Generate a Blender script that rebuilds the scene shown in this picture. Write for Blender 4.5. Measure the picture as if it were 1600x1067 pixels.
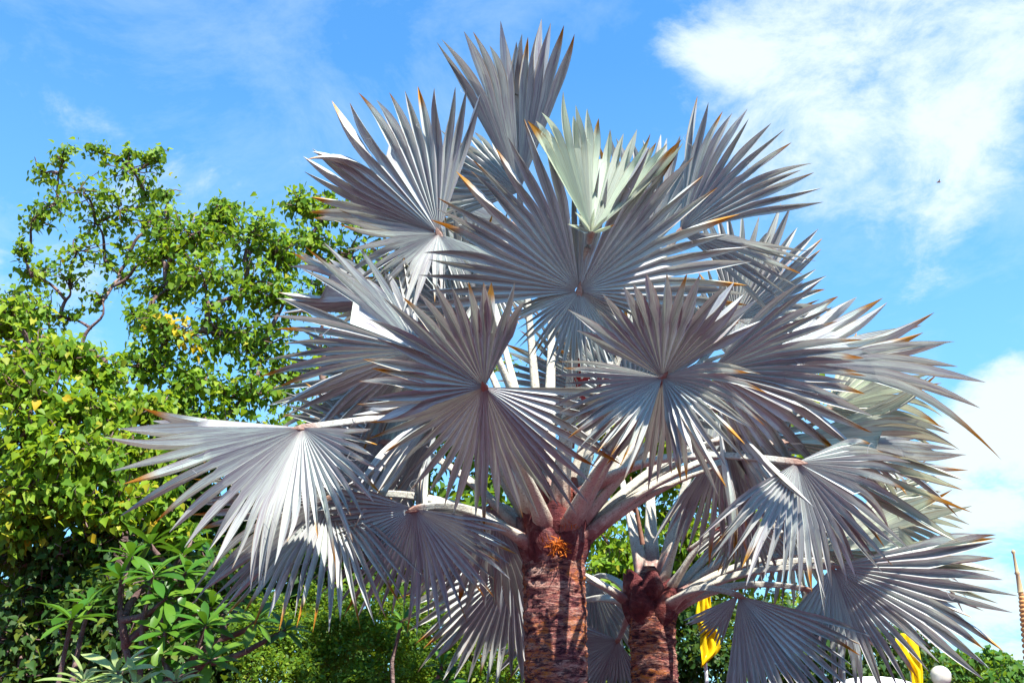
import bpy, math, random
import numpy as np
from mathutils import Vector, Matrix, noise as mnoise
R_ = math.radians
scene = bpy.context.scene
C = scene.collection
for o in list(bpy.data.objects): bpy.data.objects.remove(o)

# ---------------------------------------------------------------- camera
EYE = np.array([0.0, 0.0, 1.6]); PITCH = R_(21.0); FPX = 1500.0
cam_d = bpy.data.cameras.new('camera'); cam = bpy.data.objects.new('camera', cam_d); C.objects.link(cam)
cam.location = EYE; cam.rotation_euler = (R_(90) + PITCH, 0, 0)
cam_d.sensor_width = 36; cam_d.lens = 36 * FPX / 1600; cam_d.clip_end = 2000; cam_d.clip_start = 0.05
scene.camera = cam
XC = np.array([1.0, 0, 0]); UC = np.array([0, -math.sin(PITCH), math.cos(PITCH)]); FC = np.array([0, math.cos(PITCH), math.sin(PITCH)])
def ray(px, py): return FC + XC * (px - 800) / FPX + UC * (533.5 - py) / FPX
def at(px, py, Y):                       # photo pixel at ground distance Y from the camera
    d = ray(px, py); return EYE + d * (Y / d[1])

# ---------------------------------------------------------------- light and sky
SUN_EL, SUN_AZ = R_(57), R_(148)         # azimuth clockwise from +Y
sdir = np.array([math.sin(SUN_AZ) * math.cos(SUN_EL), math.cos(SUN_AZ) * math.cos(SUN_EL), math.sin(SUN_EL)])
sl = bpy.data.lights.new('sun', 'SUN'); sl.energy = 5.0; sl.angle = R_(0.5); sl.color = (1.0, 0.96, 0.88)
so = bpy.data.objects.new('sun', sl); C.objects.link(so)
so.rotation_euler = Vector(sdir).to_track_quat('Z', 'Y').to_euler(); so.location = (0, 0, 30)
scene.view_settings.view_transform = 'Standard'; scene.view_settings.look = 'None'
scene.view_settings.gamma = 1; scene.view_settings.exposure = 1.55

def nd(nt, t, loc=None, **kw):
    n = nt.nodes.new(t)
    for k, v in kw.items():
        if k in n.inputs.keys(): n.inputs[k].default_value = v
        else: setattr(n, k, v)
    return n
def mathn(nt, op, a, b=None, c=None, clamp=False):
    n = nt.nodes.new('ShaderNodeMath'); n.operation = op; n.use_clamp = clamp
    for i, v in enumerate((a, b, c)):
        if v is None: continue
        if isinstance(v, (int, float)): n.inputs[i].default_value = v
        else: nt.links.new(v, n.inputs[i])
    return n.outputs[0]
def mixc(nt, f, a, b, mode='MIX'):
    n = nt.nodes.new('ShaderNodeMix'); n.data_type = 'RGBA'; n.blend_type = mode
    for s, v in ((n.inputs[0], f), (n.inputs[6], a), (n.inputs[7], b)):
        if isinstance(v, (int, float)): s.default_value = v
        elif isinstance(v, tuple): s.default_value = v if len(v) == 4 else v + (1,)
        else: nt.links.new(v, s)
    return n.outputs[2]
def ramp(nt, f, stops, interp='LINEAR'):
    n = nt.nodes.new('ShaderNodeValToRGB'); n.color_ramp.interpolation = interp
    e = n.color_ramp.elements
    while len(e) < len(stops): e.new(0.5)
    for i, (p, c) in enumerate(stops):
        e[i].position = p; e[i].color = c if isinstance(c, tuple) and len(c) == 4 else ((c, c, c, 1) if not isinstance(c, tuple) else c + (1,))
    nt.links.new(f, n.inputs[0]); return n.outputs[0]

world = bpy.data.worlds.new('World'); scene.world = world; world.use_nodes = True
wt = world.node_tree; wt.nodes.clear()
sky = nd(wt, 'ShaderNodeTexSky', sky_type='NISHITA'); sky.sun_disc = False
sky.sun_elevation = SUN_EL; sky.sun_rotation = SUN_AZ; sky.air_density = 1.0; sky.dust_density = 0.6; sky.ozone_density = 2.0
tc = nd(wt, 'ShaderNodeTexCoord')
sep = nd(wt, 'ShaderNodeSeparateXYZ'); wt.links.new(tc.outputs['Generated'], sep.inputs[0])
zz = mathn(wt, 'ADD', mathn(wt, 'MAXIMUM', sep.outputs[2], 0.0), 0.35)
cmb = nd(wt, 'ShaderNodeCombineXYZ')
wt.links.new(mathn(wt, 'DIVIDE', sep.outputs[0], zz), cmb.inputs[0]); wt.links.new(mathn(wt, 'DIVIDE', sep.outputs[1], zz), cmb.inputs[1])
def wnoise(scale, detail, rough, off, dist=0.0):
    m = nd(wt, 'ShaderNodeMapping'); m.inputs[1].default_value = off; wt.links.new(cmb.outputs[0], m.inputs[0])
    n = nd(wt, 'ShaderNodeTexNoise', Scale=scale, Detail=detail, Roughness=rough, Distortion=dist); wt.links.new(m.outputs[0], n.inputs[0])
    return n.outputs[0]
nA = wnoise(2.4, 12, 0.62, (3.1, 1.7, 0), 0.25); nB = wnoise(7.5, 12, 0.68, (7.3, 2.2, 0), 0.4)
def blob(px, py, deg, soft):             # a cloud bank in a direction of the sky
    d = ray(px, py); d = d / np.linalg.norm(d)
    v = nd(wt, 'ShaderNodeVectorMath', operation='DOT_PRODUCT'); wt.links.new(tc.outputs['Generated'], v.inputs[0]); v.inputs[1].default_value = d
    n = nd(wt, 'ShaderNodeMapRange', interpolation_type='SMOOTHSTEP'); wt.links.new(v.outputs['Value'], n.inputs[0])
    n.inputs[1].default_value = math.cos(R_(deg + soft)); n.inputs[2].default_value = math.cos(R_(max(deg - soft, 0))); return n.outputs[0]
bank = mathn(wt, 'MAXIMUM', mathn(wt, 'MAXIMUM', blob(1370, 110, 8.5, 5.5), blob(1440, 300, 4.5, 3.5)),
             mathn(wt, 'MAXIMUM', mathn(wt, 'MAXIMUM', blob(1600, 660, 2.6, 2.6), blob(1530, 760, 2.6, 2.4)), blob(1500, 980, 3.6, 2.4)))
bank = mathn(wt, 'MAXIMUM', bank, mathn(wt, 'MULTIPLY', blob(60, 300, 7, 6), 0.5))
dens = mathn(wt, 'ADD', mathn(wt, 'MULTIPLY', nA, 1.0), mathn(wt, 'MULTIPLY', nB, 0.62))
dens = mathn(wt, 'ADD', dens, mathn(wt, 'MULTIPLY', bank, 0.40))
mask = nd(wt, 'ShaderNodeMapRange', interpolation_type='SMOOTHSTEP'); wt.links.new(dens, mask.inputs[0])
mask.inputs[1].default_value = 0.95; mask.inputs[2].default_value = 1.24
low = ramp(wt, sep.outputs[2], [(0.0, 0.7), (0.25, 0.42), (0.6, 0.12), (1, 0.0)])
skyc = mixc(wt, 1.0, sky.outputs[0], (0.48, 1.66, 2.5, 1), 'MULTIPLY')
skyc = mixc(wt, low, skyc, (4.0, 6.8, 8.0, 1))
nC = wnoise(3.6, 10, 0.68, (1.3, 9.2, 0), 0.5); wisp = ramp(wt, nC, [(0.46, 0.0), (0.78, 0.36)])
skyc = mixc(wt, wisp, skyc, (6.0, 7.4, 8.0, 1))
cl = mixc(wt, mathn(wt, 'MULTIPLY', mask.outputs[0], 0.95), skyc, (6.6, 7.6, 7.9, 1))
bg = nd(wt, 'ShaderNodeBackground', Strength=0.05); wt.links.new(cl, bg.inputs[0])
wo = nd(wt, 'ShaderNodeOutputWorld'); wt.links.new(bg.outputs[0], wo.inputs[0])

# ---------------------------------------------------------------- mesh helpers
def mesh_np(name, V, F, uv=None, tone=None, smooth=True):
    """V (n,3), F list of (k,3|4) int arrays; uv (n,2) and tone (n,) per vertex"""
    me = bpy.data.meshes.new(name); V = np.asarray(V, np.float32)
    if not isinstance(F, list): F = [F]
    F = [np.asarray(f, np.int32) for f in F if len(f)]
    loops = np.concatenate([f.ravel() for f in F]); tot = np.concatenate([np.full(len(f), f.shape[1], np.int32) for f in F])
    st = np.concatenate([[0], np.cumsum(tot)[:-1]]).astype(np.int32)
    me.vertices.add(len(V)); me.vertices.foreach_set('co', V.ravel())
    me.loops.add(len(loops)); me.loops.foreach_set('vertex_index', loops)
    me.polygons.add(len(tot)); me.polygons.foreach_set('loop_start', st); me.polygons.foreach_set('loop_total', tot)
    me.polygons.foreach_set('use_smooth', np.full(len(tot), smooth, bool))
    if uv is not None:
        l = me.uv_layers.new(name='UVMap'); l.data.foreach_set('uv', np.asarray(uv, np.float32)[loops].ravel())
    if tone is not None:
        a = me.attributes.new('tone', 'FLOAT', 'POINT'); a.data.foreach_set('value', np.asarray(tone, np.float32))
    me.update(calc_edges=True); return me
class MB:
    def __init__(s): s.V = []; s.F3 = []; s.F4 = []; s.UV = []; s.T = []; s.n = 0
    def add(s, V, F, uv=None, t=0.5):
        V = np.asarray(V, float); s.V.append(V)
        for f in F: (s.F3 if len(f) == 3 else s.F4).append([i + s.n for i in f])
        s.UV.append(np.zeros((len(V), 2)) if uv is None else np.asarray(uv, float))
        s.T.append(np.full(len(V), t) if np.isscalar(t) else np.asarray(t)); s.n += len(V)
    def grid(s, P, uv=None, t=0.5, close=False):         # P (rows, cols, 3)
        r, c = P.shape[:2]; F = []
        for i in range(r - 1):
            for j in range(c if close else c - 1):
                k = (j + 1) % c; F.append((i * c + j, i * c + k, (i + 1) * c + k, (i + 1) * c + j))
        s.add(P.reshape(-1, 3), F, None if uv is None else uv.reshape(-1, 2), t)
    def tube(s, pts, rad, sides=8, t=0.5, cap=True):
        pts = np.asarray(pts, float); n = len(pts); rad = np.broadcast_to(rad, (n,))
        T = np.gradient(pts, axis=0); T /= np.linalg.norm(T, axis=1)[:, None] + 1e-9
        up = np.array([0, 0, 1.0]) if abs(T[0][2]) < 0.9 else np.array([1.0, 0, 0])
        P = np.zeros((n, sides, 3)); uv = np.zeros((n, sides, 2))
        for i in range(n):
            a = np.cross(T[i], up); a /= np.linalg.norm(a) + 1e-9; b = np.cross(a, T[i]); up = b
            for j in range(sides):
                q = 2 * math.pi * j / sides; P[i, j] = pts[i] + rad[i] * (math.cos(q) * a + math.sin(q) * b)
                uv[i, j] = (i / (n - 1), j / sides)
        s.grid(P, uv, t, close=True)
        if cap:
            for e, k in ((0, 0), (n - 1, (n - 1) * sides)):
                s.add(np.vstack([P[e], pts[e][None]]), [(j, (j + 1) % sides, sides) for j in range(sides)], np.vstack([uv[e], uv[e][:1]]), t)
    def mesh(s, name, smooth=True):
        return mesh_np(name, np.vstack(s.V), [s.F3 if s.F3 else [], s.F4 if s.F4 else []], np.vstack(s.UV), np.concatenate(s.T), smooth)
def obj(name, me, mat, parent=None):
    if isinstance(me, MB): me = me.mesh(name)
    o = bpy.data.objects.new(name, me); C.objects.link(o)
    if mat is not None and len(me.materials) == 0: me.materials.append(mat)
    if parent is not None: o.parent = parent
    return o
def thing(name, label, cat, loc=(0, 0, 0), group=None):
    o = bpy.data.objects.new(name, None); C.objects.link(o); o.location = tuple(loc); o.empty_display_size = 0.1
    tag(o, label, cat, group); return o
def tag(o, label, cat, group=None):
    o['label'] = label; o['category'] = cat
    if group: o['group'] = group
    return o
def world_child(o, parent):              # mesh coordinates are world; parent is an unrotated Empty at loc
    o.parent = parent; o.location = tuple(-Vector(parent.location)); return o
def part(name, me, mat, root): return world_child(obj(name, me, mat), root)
def sub(name, me, mat, p): return obj(name, me, mat, p)
def nrm(v): v = np.asarray(v, float); return v / (np.linalg.norm(v) + 1e-12)

# ---------------------------------------------------------------- materials
def newmat(name):
    m = bpy.data.materials.new(name); m.use_nodes = True; nt = m.node_tree; nt.nodes.clear()
    out = nd(nt, 'ShaderNodeOutputMaterial'); return m, nt, out
def pbsdf(nt, col, rough=0.6, spec=0.5, bump=None, bstr=0.3, bdist=0.01):
    b = nd(nt, 'ShaderNodeBsdfPrincipled')
    if isinstance(col, tuple): b.inputs['Base Color'].default_value = col + (1,) if len(col) == 3 else col
    else: nt.links.new(col, b.inputs['Base Color'])
    if isinstance(rough, (int, float)): b.inputs['Roughness'].default_value = rough
    else: nt.links.new(rough, b.inputs['Roughness'])
    b.inputs['Specular IOR Level'].default_value = spec
    if bump is not None:
        k = nd(nt, 'ShaderNodeBump', Strength=bstr, Distance=bdist); nt.links.new(bump, k.inputs['Height']); nt.links.new(k.outputs[0], b.inputs['Normal'])
    return b
def nz(nt, vec, scale, detail=4, rough=0.55, dist=0.0):
    n = nd(nt, 'ShaderNodeTexNoise', Scale=scale, Detail=detail, Roughness=rough, Distortion=dist)
    if vec is not None: nt.links.new(vec, n.inputs[0])
    return n.outputs[0]
def attr(nt, name): return nd(nt, 'ShaderNodeAttribute', attribute_name=name).outputs['Fac']
def objco(nt, scale=None):
    t = nd(nt, 'ShaderNodeTexCoord')
    if scale is None: return t.outputs['Object']
    m = nd(nt, 'ShaderNodeMapping'); m.inputs[3].default_value = scale; nt.links.new(t.outputs['Object'], m.inputs[0]); return m.outputs[0]

def frond_material(name, base, lit_wax, trans, tmix):
    m, nt, out = newmat(name)
    uv = nd(nt, 'ShaderNodeUVMap'); s = nd(nt, 'ShaderNodeSeparateXYZ'); nt.links.new(uv.outputs[0], s.inputs[0])
    u, v = s.outputs[0], s.outputs[1]; tone = attr(nt, 'tone')
    av = mathn(nt, 'ABSOLUTE', mathn(nt, 'MULTIPLY', mathn(nt, 'SUBTRACT', v, 0.5), 2.0))
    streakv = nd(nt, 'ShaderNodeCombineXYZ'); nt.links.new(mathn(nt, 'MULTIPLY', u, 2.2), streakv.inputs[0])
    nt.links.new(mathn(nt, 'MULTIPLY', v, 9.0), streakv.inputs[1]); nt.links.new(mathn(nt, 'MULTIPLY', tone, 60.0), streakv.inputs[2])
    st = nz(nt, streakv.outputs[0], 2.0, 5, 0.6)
    col = mixc(nt, ramp(nt, st, [(0.26, 0.0), (0.62, 1.0)]), base, lit_wax)  # waxy streaks; purple shade and green lit tones painted in for pleat contrast
    col = mixc(nt, ramp(nt, tone, [(0.0, 0.34), (1, 0.0)]), col, (0.17, 0.11, 0.16))
    blot = nz(nt, objco(nt), 11.0, 6, 0.7)
    col = mixc(nt, ramp(nt, blot, [(0.55, 0.0), (0.75, 0.28)]), col, (0.42, 0.45, 0.43))
    rib = ramp(nt, av, [(0.0, 1.0), (0.09, 0.0)])
    col = mixc(nt, mathn(nt, 'MULTIPLY', rib, 0.5), col, (0.46, 0.5, 0.42))
    edge = mathn(nt, 'MULTIPLY', ramp(nt, av, [(0.9, 0.0), (0.985, 1.0)]), ramp(nt, u, [(0.45, 0.0), (0.7, 0.75)]))
    col = mixc(nt, edge, col, (0.36, 0.24, 0.1))
    hubred = ramp(nt, u, [(0.0, 1.0), (0.10, 0.0)])
    col = mixc(nt, mathn(nt, 'MULTIPLY', hubred, 0.5), col, (0.2, 0.07, 0.06))
    tipn = mathn(nt, 'ADD', mathn(nt, 'MULTIPLY', mathn(nt, 'MAXIMUM', mathn(nt, 'SUBTRACT', tone, 0.45), 0.0), 0.42), mathn(nt, 'MULTIPLY', st, 0.06))
    tipf = nd(nt, 'ShaderNodeMapRange'); nt.links.new(mathn(nt, 'ADD', u, tipn), tipf.inputs[0]); tipf.inputs[1].default_value = 1.03; tipf.inputs[2].default_value = 1.13
    tipc = mixc(nt, st, (0.55, 0.3, 0.03), (0.3, 0.11, 0.03))
    col = mixc(nt, tipf.outputs[0], col, tipc)
    wv = nd(nt, 'ShaderNodeTexWave', wave_type='BANDS', bands_direction='Y'); nt.links.new(uv.outputs[0], wv.inputs[0]); wv.inputs['Scale'].default_value = 5.0
    bs = pbsdf(nt, col, 0.45, 0.3, wv.outputs[0], 0.25, 0.004)
    tr = nd(nt, 'ShaderNodeBsdfTranslucent'); nt.links.new(mixc(nt, 0.75, col, trans, 'MULTIPLY'), tr.inputs[0])
    mx = nd(nt, 'ShaderNodeMixShader', Fac=tmix); nt.links.new(bs.outputs[0], mx.inputs[1]); nt.links.new(tr.outputs[0], mx.inputs[2])
    nt.links.new(mx.outputs[0], out.inputs[0]); return m
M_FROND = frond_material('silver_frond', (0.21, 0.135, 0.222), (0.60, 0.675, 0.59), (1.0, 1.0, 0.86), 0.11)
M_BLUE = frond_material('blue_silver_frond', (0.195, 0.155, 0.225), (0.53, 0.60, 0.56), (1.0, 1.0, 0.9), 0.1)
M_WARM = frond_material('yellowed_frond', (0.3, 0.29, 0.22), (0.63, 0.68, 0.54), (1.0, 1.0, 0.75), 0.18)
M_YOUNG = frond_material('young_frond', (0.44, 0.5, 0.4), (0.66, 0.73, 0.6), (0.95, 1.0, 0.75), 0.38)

def petiole_material():
    m, nt, out = newmat('petiole_skin')
    uv = nd(nt, 'ShaderNodeUVMap'); s = nd(nt, 'ShaderNodeSeparateXYZ'); nt.links.new(uv.outputs[0], s.inputs[0]); u = s.outputs[0]
    n1 = nz(nt, objco(nt), 14, 5, 0.65); n2 = nz(nt, objco(nt), 90, 3, 0.6)
    uu = mathn(nt, 'ADD', u, mathn(nt, 'MULTIPLY', mathn(nt, 'SUBTRACT', n1, 0.5), 0.16))
    col = ramp(nt, uu, [(0.0, (0.12, 0.04, 0.035)), (0.08, (0.22, 0.1, 0.085)), (0.16, (0.4, 0.36, 0.29)), (0.34, (0.43, 0.41, 0.34)), (0.9, (0.34, 0.35, 0.31)), (0.985, (0.26, 0.15, 0.11))])
    col = mixc(nt, ramp(nt, n2, [(0.52, 0.0), (0.64, 0.6)]), col, (0.16, 0.09, 0.08))
    col = mixc(nt, ramp(nt, n1, [(0.56, 0.0), (0.72, 0.5)]), col, (0.5, 0.48, 0.42))
    b = pbsdf(nt, col, 0.6, 0.3, mathn(nt, 'ADD', n1, mathn(nt, 'MULTIPLY', n2, .4)), 0.5, 0.025); nt.links.new(b.outputs[0], out.inputs[0]); return m
M_PET = petiole_material()

def bark_material(name, dark, mid, light, hot, zs=9.0):
    m, nt, out = newmat(name); o = objco(nt); oz = objco(nt, (1.0, 1.0, zs / 2.0))
    n1 = nz(nt, oz, 5.0, 7, 0.68, 0.6); n2 = nz(nt, objco(nt, (1, 1, 2.2)), 11.0, 6, 0.7, 0.3); n3 = nz(nt, o, 2.6, 4, 0.6); n4 = nz(nt, objco(nt, (2.2, 2.2, 0.5)), 40, 4, 0.6)
    col = ramp(nt, n1, [(0.32, dark), (0.5, mid), (0.68, light)])
    col = mixc(nt, ramp(nt, n2, [(0.5, 0.0), (0.66, 0.8)]), col, dark)
    col = mixc(nt, mathn(nt, 'MULTIPLY', ramp(nt, n3, [(0.5, 0.0), (0.68, 0.9)]), ramp(nt, n1, [(0.42, 0.2), (0.6, 1.0)])), col, hot)
    h = mathn(nt, 'ADD', mathn(nt, 'ADD', n1, mathn(nt, 'MULTIPLY', n2, 0.7)), mathn(nt, 'MULTIPLY', n4, 0.4))
    b = pbsdf(nt, col, 0.85, 0.2, h, 0.9, 0.035); nt.links.new(b.outputs[0], out.inputs[0]); return m
def palm_bark():
    m, nt, out = newmat('palm_trunk_bark')
    band = nz(nt, objco(nt, (1, 1, 5.5)), 4.5, 8, 0.72, 0.9); flake = nz(nt, objco(nt, (1, 1, 3.0)), 13, 8, 0.75, 0.5); big = nz(nt, objco(nt), 3.2, 5, 0.65, 0.4); grain = nz(nt, objco(nt, (3, 3, .6)), 45, 4, .7)
    col = ramp(nt, band, [(0.36, (0.035, 0.008, 0.018)), (0.42, (0.17, 0.045, 0.055)), (0.5, (0.38, 0.14, 0.11)), (0.6, (0.55, 0.33, 0.26))])
    col = mixc(nt, ramp(nt, flake, [(0.5, 0.0), (0.56, 0.85)]), col, (0.035, 0.01, 0.016))
    col = mixc(nt, mathn(nt, 'MULTIPLY', ramp(nt, big, [(0.45, 0.0), (0.57, 0.95)]), ramp(nt, flake, [(0.4, 1.0), (0.53, 0.0)])), col, (0.7, 0.22, 0.03))
    col = mixc(nt, ramp(nt, grain, [(0.5, 0.0), (0.7, 0.4)]), col, (0.22, 0.14, 0.12))
    h = mathn(nt, 'ADD', mathn(nt, 'ADD', band, flake), mathn(nt, 'MULTIPLY', grain, 0.35))
    b = pbsdf(nt, col, 0.9, 0.15, h, 1.0, 0.05); nt.links.new(b.outputs[0], out.inputs[0]); return m
M_PTRUNK = palm_bark()
M_BOOT = bark_material('leaf_base_skin', (0.04, 0.008, 0.012), (0.13, 0.03, 0.03), (0.27, 0.17, 0.15), (0.24, 0.055, 0.03), 2.0)
M_BARK = bark_material('tree_bark', (0.06, 0.035, 0.035), (0.16, 0.1, 0.09), (0.3, 0.22, 0.19), (0.22, 0.13, 0.1), 1.0)
def plain(name, col, rough=0.6, spec=0.4, var=0.15, scale=20, bstr=0.15):
    m, nt, out = newmat(name); n = nz(nt, objco(nt), scale, 5, 0.6)
    c = mixc(nt, ramp(nt, n, [(0.3, 0.0), (0.75, 1.0)]), tuple(x * (1 - var) for x in col), tuple(min(1, x * (1 + var)) for x in col))
    b = pbsdf(nt, c, rough, spec, n, bstr, 0.01); nt.links.new(b.outputs[0], out.inputs[0]); return m
M_FIBRE = plain('orange_fibre', (0.42, 0.11, 0.015), 0.9, 0.1, 0.5, 60, 0.6)
M_SPATHE = plain('red_spathe', (0.32, 0.03, 0.03), 0.5, 0.4, 0.4, 30)
M_DRY = plain('dry_spathe', (0.25, 0.13, 0.09), 0.8, 0.2, 0.4, 30)
M_POLE = plain('white_pole', (0.75, 0.75, 0.74), 0.4, 0.5, 0.05, 10)

def leaf_material(name, stops, tr=(0.4, 0.55, 0.02), tmix=0.35, rough=0.5, spec=0.17):
    m, nt, out = newmat(name); t = attr(nt, 'tone')
    col = ramp(nt, t, stops)
    n = nz(nt, objco(nt), 6.0, 3, 0.6); col = mixc(nt, ramp(nt, n, [(0.3, 0.35), (0.7, 0.0)]), col, (0.03, 0.08, 0.02))
    b = pbsdf(nt, col, rough, spec)
    T = nd(nt, 'ShaderNodeBsdfTranslucent'); nt.links.new(mixc(nt, 0.6, col, tr), T.inputs[0])
    mx = nd(nt, 'ShaderNodeMixShader', Fac=tmix); nt.links.new(b.outputs[0], mx.inputs[1]); nt.links.new(T.outputs[0], mx.inputs[2])
    nt.links.new(mx.outputs[0], out.inputs[0]); return m
M_BODHI = leaf_material('heart_leaf', [(0.0, (0.039, 0.109, 0.009)), (0.5, (0.125, 0.234, 0.011)), (0.85, (0.234, 0.328, 0.016)), (0.94, (0.281, 0.312, 0.023)), (0.985, (0.585, 0.390, 0.016))], tmix=.4)
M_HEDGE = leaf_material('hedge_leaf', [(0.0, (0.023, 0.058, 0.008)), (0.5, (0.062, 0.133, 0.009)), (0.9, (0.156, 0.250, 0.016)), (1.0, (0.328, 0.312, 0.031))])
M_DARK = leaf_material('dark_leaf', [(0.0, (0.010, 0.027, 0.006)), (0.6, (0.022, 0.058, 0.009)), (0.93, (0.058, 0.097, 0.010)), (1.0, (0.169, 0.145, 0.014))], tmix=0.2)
M_PLUM = leaf_material('plumeria_leaf', [(0.0, (0.022, 0.073, 0.007)), (0.6, (0.045, 0.135, 0.010)), (1.0, (0.104, 0.191, 0.018))], (0.2, 0.42, 0.015), 0.22, 0.3)
M_PALE = leaf_material('pale_leaf', [(0.0, (0.195, 0.281, 0.078)), (1.0, (0.390, 0.437, 0.195))], (0.5, 0.6, 0.15), 0.25, 0.35)
M_FAR = leaf_material('far_leaf', [(0.0, (0.023, 0.070, 0.012)), (0.6, (0.055, 0.148, 0.016)), (1.0, (0.125, 0.234, 0.023))])

# ---------------------------------------------------------------- ground
def ground():
    m, nt, out = newmat('red_bounce_ground'); n = nz(nt, objco(nt), 3, 6, 0.6); n2 = nz(nt, objco(nt), 60, 4, 0.6)
    c = mixc(nt, n, (0.11, 0.03, 0.05), (0.15, 0.045, 0.065)); c = mixc(nt, ramp(nt, n2, [(0.5, 0.0), (0.7, 0.5)]), c, (0.08, 0.035, 0.035))  # unseen ground, coloured red so its bounce turns frond undersides purple
    b = pbsdf(nt, c, 0.95, 0.1, n2, 0.8, 0.05); nt.links.new(b.outputs[0], out.inputs[0])
    g = MB(); n = 41; xs = np.sign(np.linspace(-1, 1, n)) * np.abs(np.linspace(-1, 1, n)) ** 2.2 * 900
    P = np.zeros((n, n, 3)); P[:, :, 0] = xs[None, :]; P[:, :, 1] = xs[:, None]
    g.grid(P); o = obj('ground', g, m); o['kind'] = 'structure'
ground()

# ---------------------------------------------------------------- palm fronds
def frame(a, dl, psi):
    a, dl, psi = R_(a), R_(dl), R_(psi)
    D = math.cos(dl) * (math.cos(a) * XC + math.sin(a) * UC) + math.sin(dl) * FC
    N0 = -FC - np.dot(-FC, D) * D
    N0 = nrm(N0); S0 = np.cross(N0, D)
    N = math.cos(psi) * N0 + math.sin(psi) * S0; S = np.cross(N, D); return D, N, S
U_IN = np.array([0.02, 0.1, 0.2, 0.3, 0.4]); FREE = np.array([0.0, 0.1, 0.22, 0.36, 0.5, 0.63, 0.75, 0.86, 0.94, 1.0])
def fan(mb, hub, rng, a, dl=0, psi=0, R=1.0, t0=-60, t1=60, fL=0, fR=0, e0=0, droop=0.06, taper=0.3, step=5.6, split=0.5, curl=0.0, wid=1.0, jit=1.0):
    D, N, S = frame(a, dl, psi); n = max(2, int(round((t1 - t0) / step))); dth = R_((t1 - t0) / n)
    ph1, ph2 = rng.uniform(0, 6.28, 2)
    def dirn(th):
        f = R_(fL) if th >= 0 else R_(fR); sg = 1.0 if th >= 0 else -1.0
        B1 = sg * math.cos(f) * S + math.sin(f) * N
        T = math.cos(th) * D + abs(math.sin(th)) * B1; B = -math.sin(th) * D + math.cos(th) * sg * B1
        nn = nrm(np.cross(T, B)); e = R_(e0) + R_(9) * math.sin(2.3 * th + ph1) + R_(5) * math.sin(5.1 * th + ph2)
        return math.cos(e) * T + math.sin(e) * nn, B, math.cos(e) * nn - math.sin(e) * T
    def bend(r, Rr, nn): q = r / Rr; return -np.array([0, 0, 1.0]) * droop * Rr * q ** 2.4 + nn * curl * Rr * q * q
    def rad(th): return R * (1 - taper * (abs(th) / math.pi) ** 1.3)
    ge = ga = 0.0
    for i in range(n):
        if i % 4 == 0 or rng.random() < .15: ge, ga = rng.normal(0, .17) * jit, rng.normal(0, .05) * jit
        th = R_(t0) + (i + 0.5) * dth; Rr = rad(th); L = Rr * rng.uniform(0.9, 1.05); rs = Rr * split
        el = rad(th - dth / 2) * split, rad(th + dth / 2) * split
        T, B, nn = dirn(th); hw = math.tan(dth / 2) * rs * wid
        rows = []; uv = []
        for q in U_IN / 0.4 * 1.0:                            # fused, pleated inner blade
            q = max(q * 1.0, 0.04)
            row = []
            for k, s_ in ((0, -1), (1, 0), (2, 1)):
                T2, B2, n2 = dirn(th + s_ * dth / 2); r = (rs, el[0], el[1])[0 if s_ == 0 else (1 if s_ < 0 else 2)] * q
                h = 0.95 * hw * q * (1 if s_ else -1)
                row.append(hub + T2 * r + bend(r, rad(th + s_ * dth / 2), n2) + n2 * h)
            rows.append(row); uv.append([(q * split, 0.0), (q * split, 0.5), (q * split, 1.0)])
        ja = ga + rng.normal(0, 0.045) * jit; jb = ge + rng.normal(-0.02, 0.085) * jit; tw = rng.normal(0, 0.6) * jit; close = rng.uniform(0.5, 0.95)
        fall = abs(rng.normal(0, 0.05)) * jit * (6 if rng.random() < 0.07 else 1)
        c0 = hub + T * rs + bend(rs, Rr, nn)
        e0p = rows[-1]; mid0 = (e0p[0] + e0p[2]) / 2
        for q in FREE[1:]:
            r = rs + (L - rs) * q
            c = hub + T * r + bend(r, Rr, nn) + B * (ja * (r - rs)) + nn * (jb * (L - rs) * q * q) - np.array([0, 0, 1.0]) * fall * (L - rs) * q * q
            w = hw * (1 + 0.35 * math.sin(min(q * 3.6, 3.1416))) * (1 - q ** 2.9) ** 0.9 if q < 1 else 0.0008
            w = max(w, 0.0008); tq = tw * q
            lat = math.cos(tq) * B + math.sin(tq) * nn; nq = math.cos(tq) * nn - math.sin(tq) * B
            cl_ = 1 - (1 - close) * min(1, q * 2); h = 0.8 * w + 0.6 * w * min(1, q * 1.5) * (1 - close)
            rows.append([c - lat * w * cl_ + nq * h, c - nq * h, c + lat * w * cl_ + nq * h])
            ul = split + (1 - split) * q; uv.append([(ul, 0.0), (ul, 0.5), (ul, 1.0)])
        A = np.array(rows); Q = np.array(uv); tn = float(rng.random())
        mb.grid(A[:, :2], Q[:, :2], tn); mb.grid(A[:, 1:], Q[:, 1:], tn)
        if rng.random() < .14:                                  # loose curly fibre between two segments
            k = 6; p0 = A[k, 2]; la = nrm(A[k, 2] - A[k, 0]); ts = np.linspace(0, 1, 9); sg = rng.choice((-1, 1)); ln = rng.uniform(.04, .1)
            mb.tube([p0 + la * ln * math.sin(2.6 * t) * sg + T * ln * 1.2 * t * rng.uniform(.9, 1.1) + nn * .02 * math.sin(3 * t) for t in ts], .0012, 3, .9, cap=False)
            mb.UV[-1][:] = (.62, .3)
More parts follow.
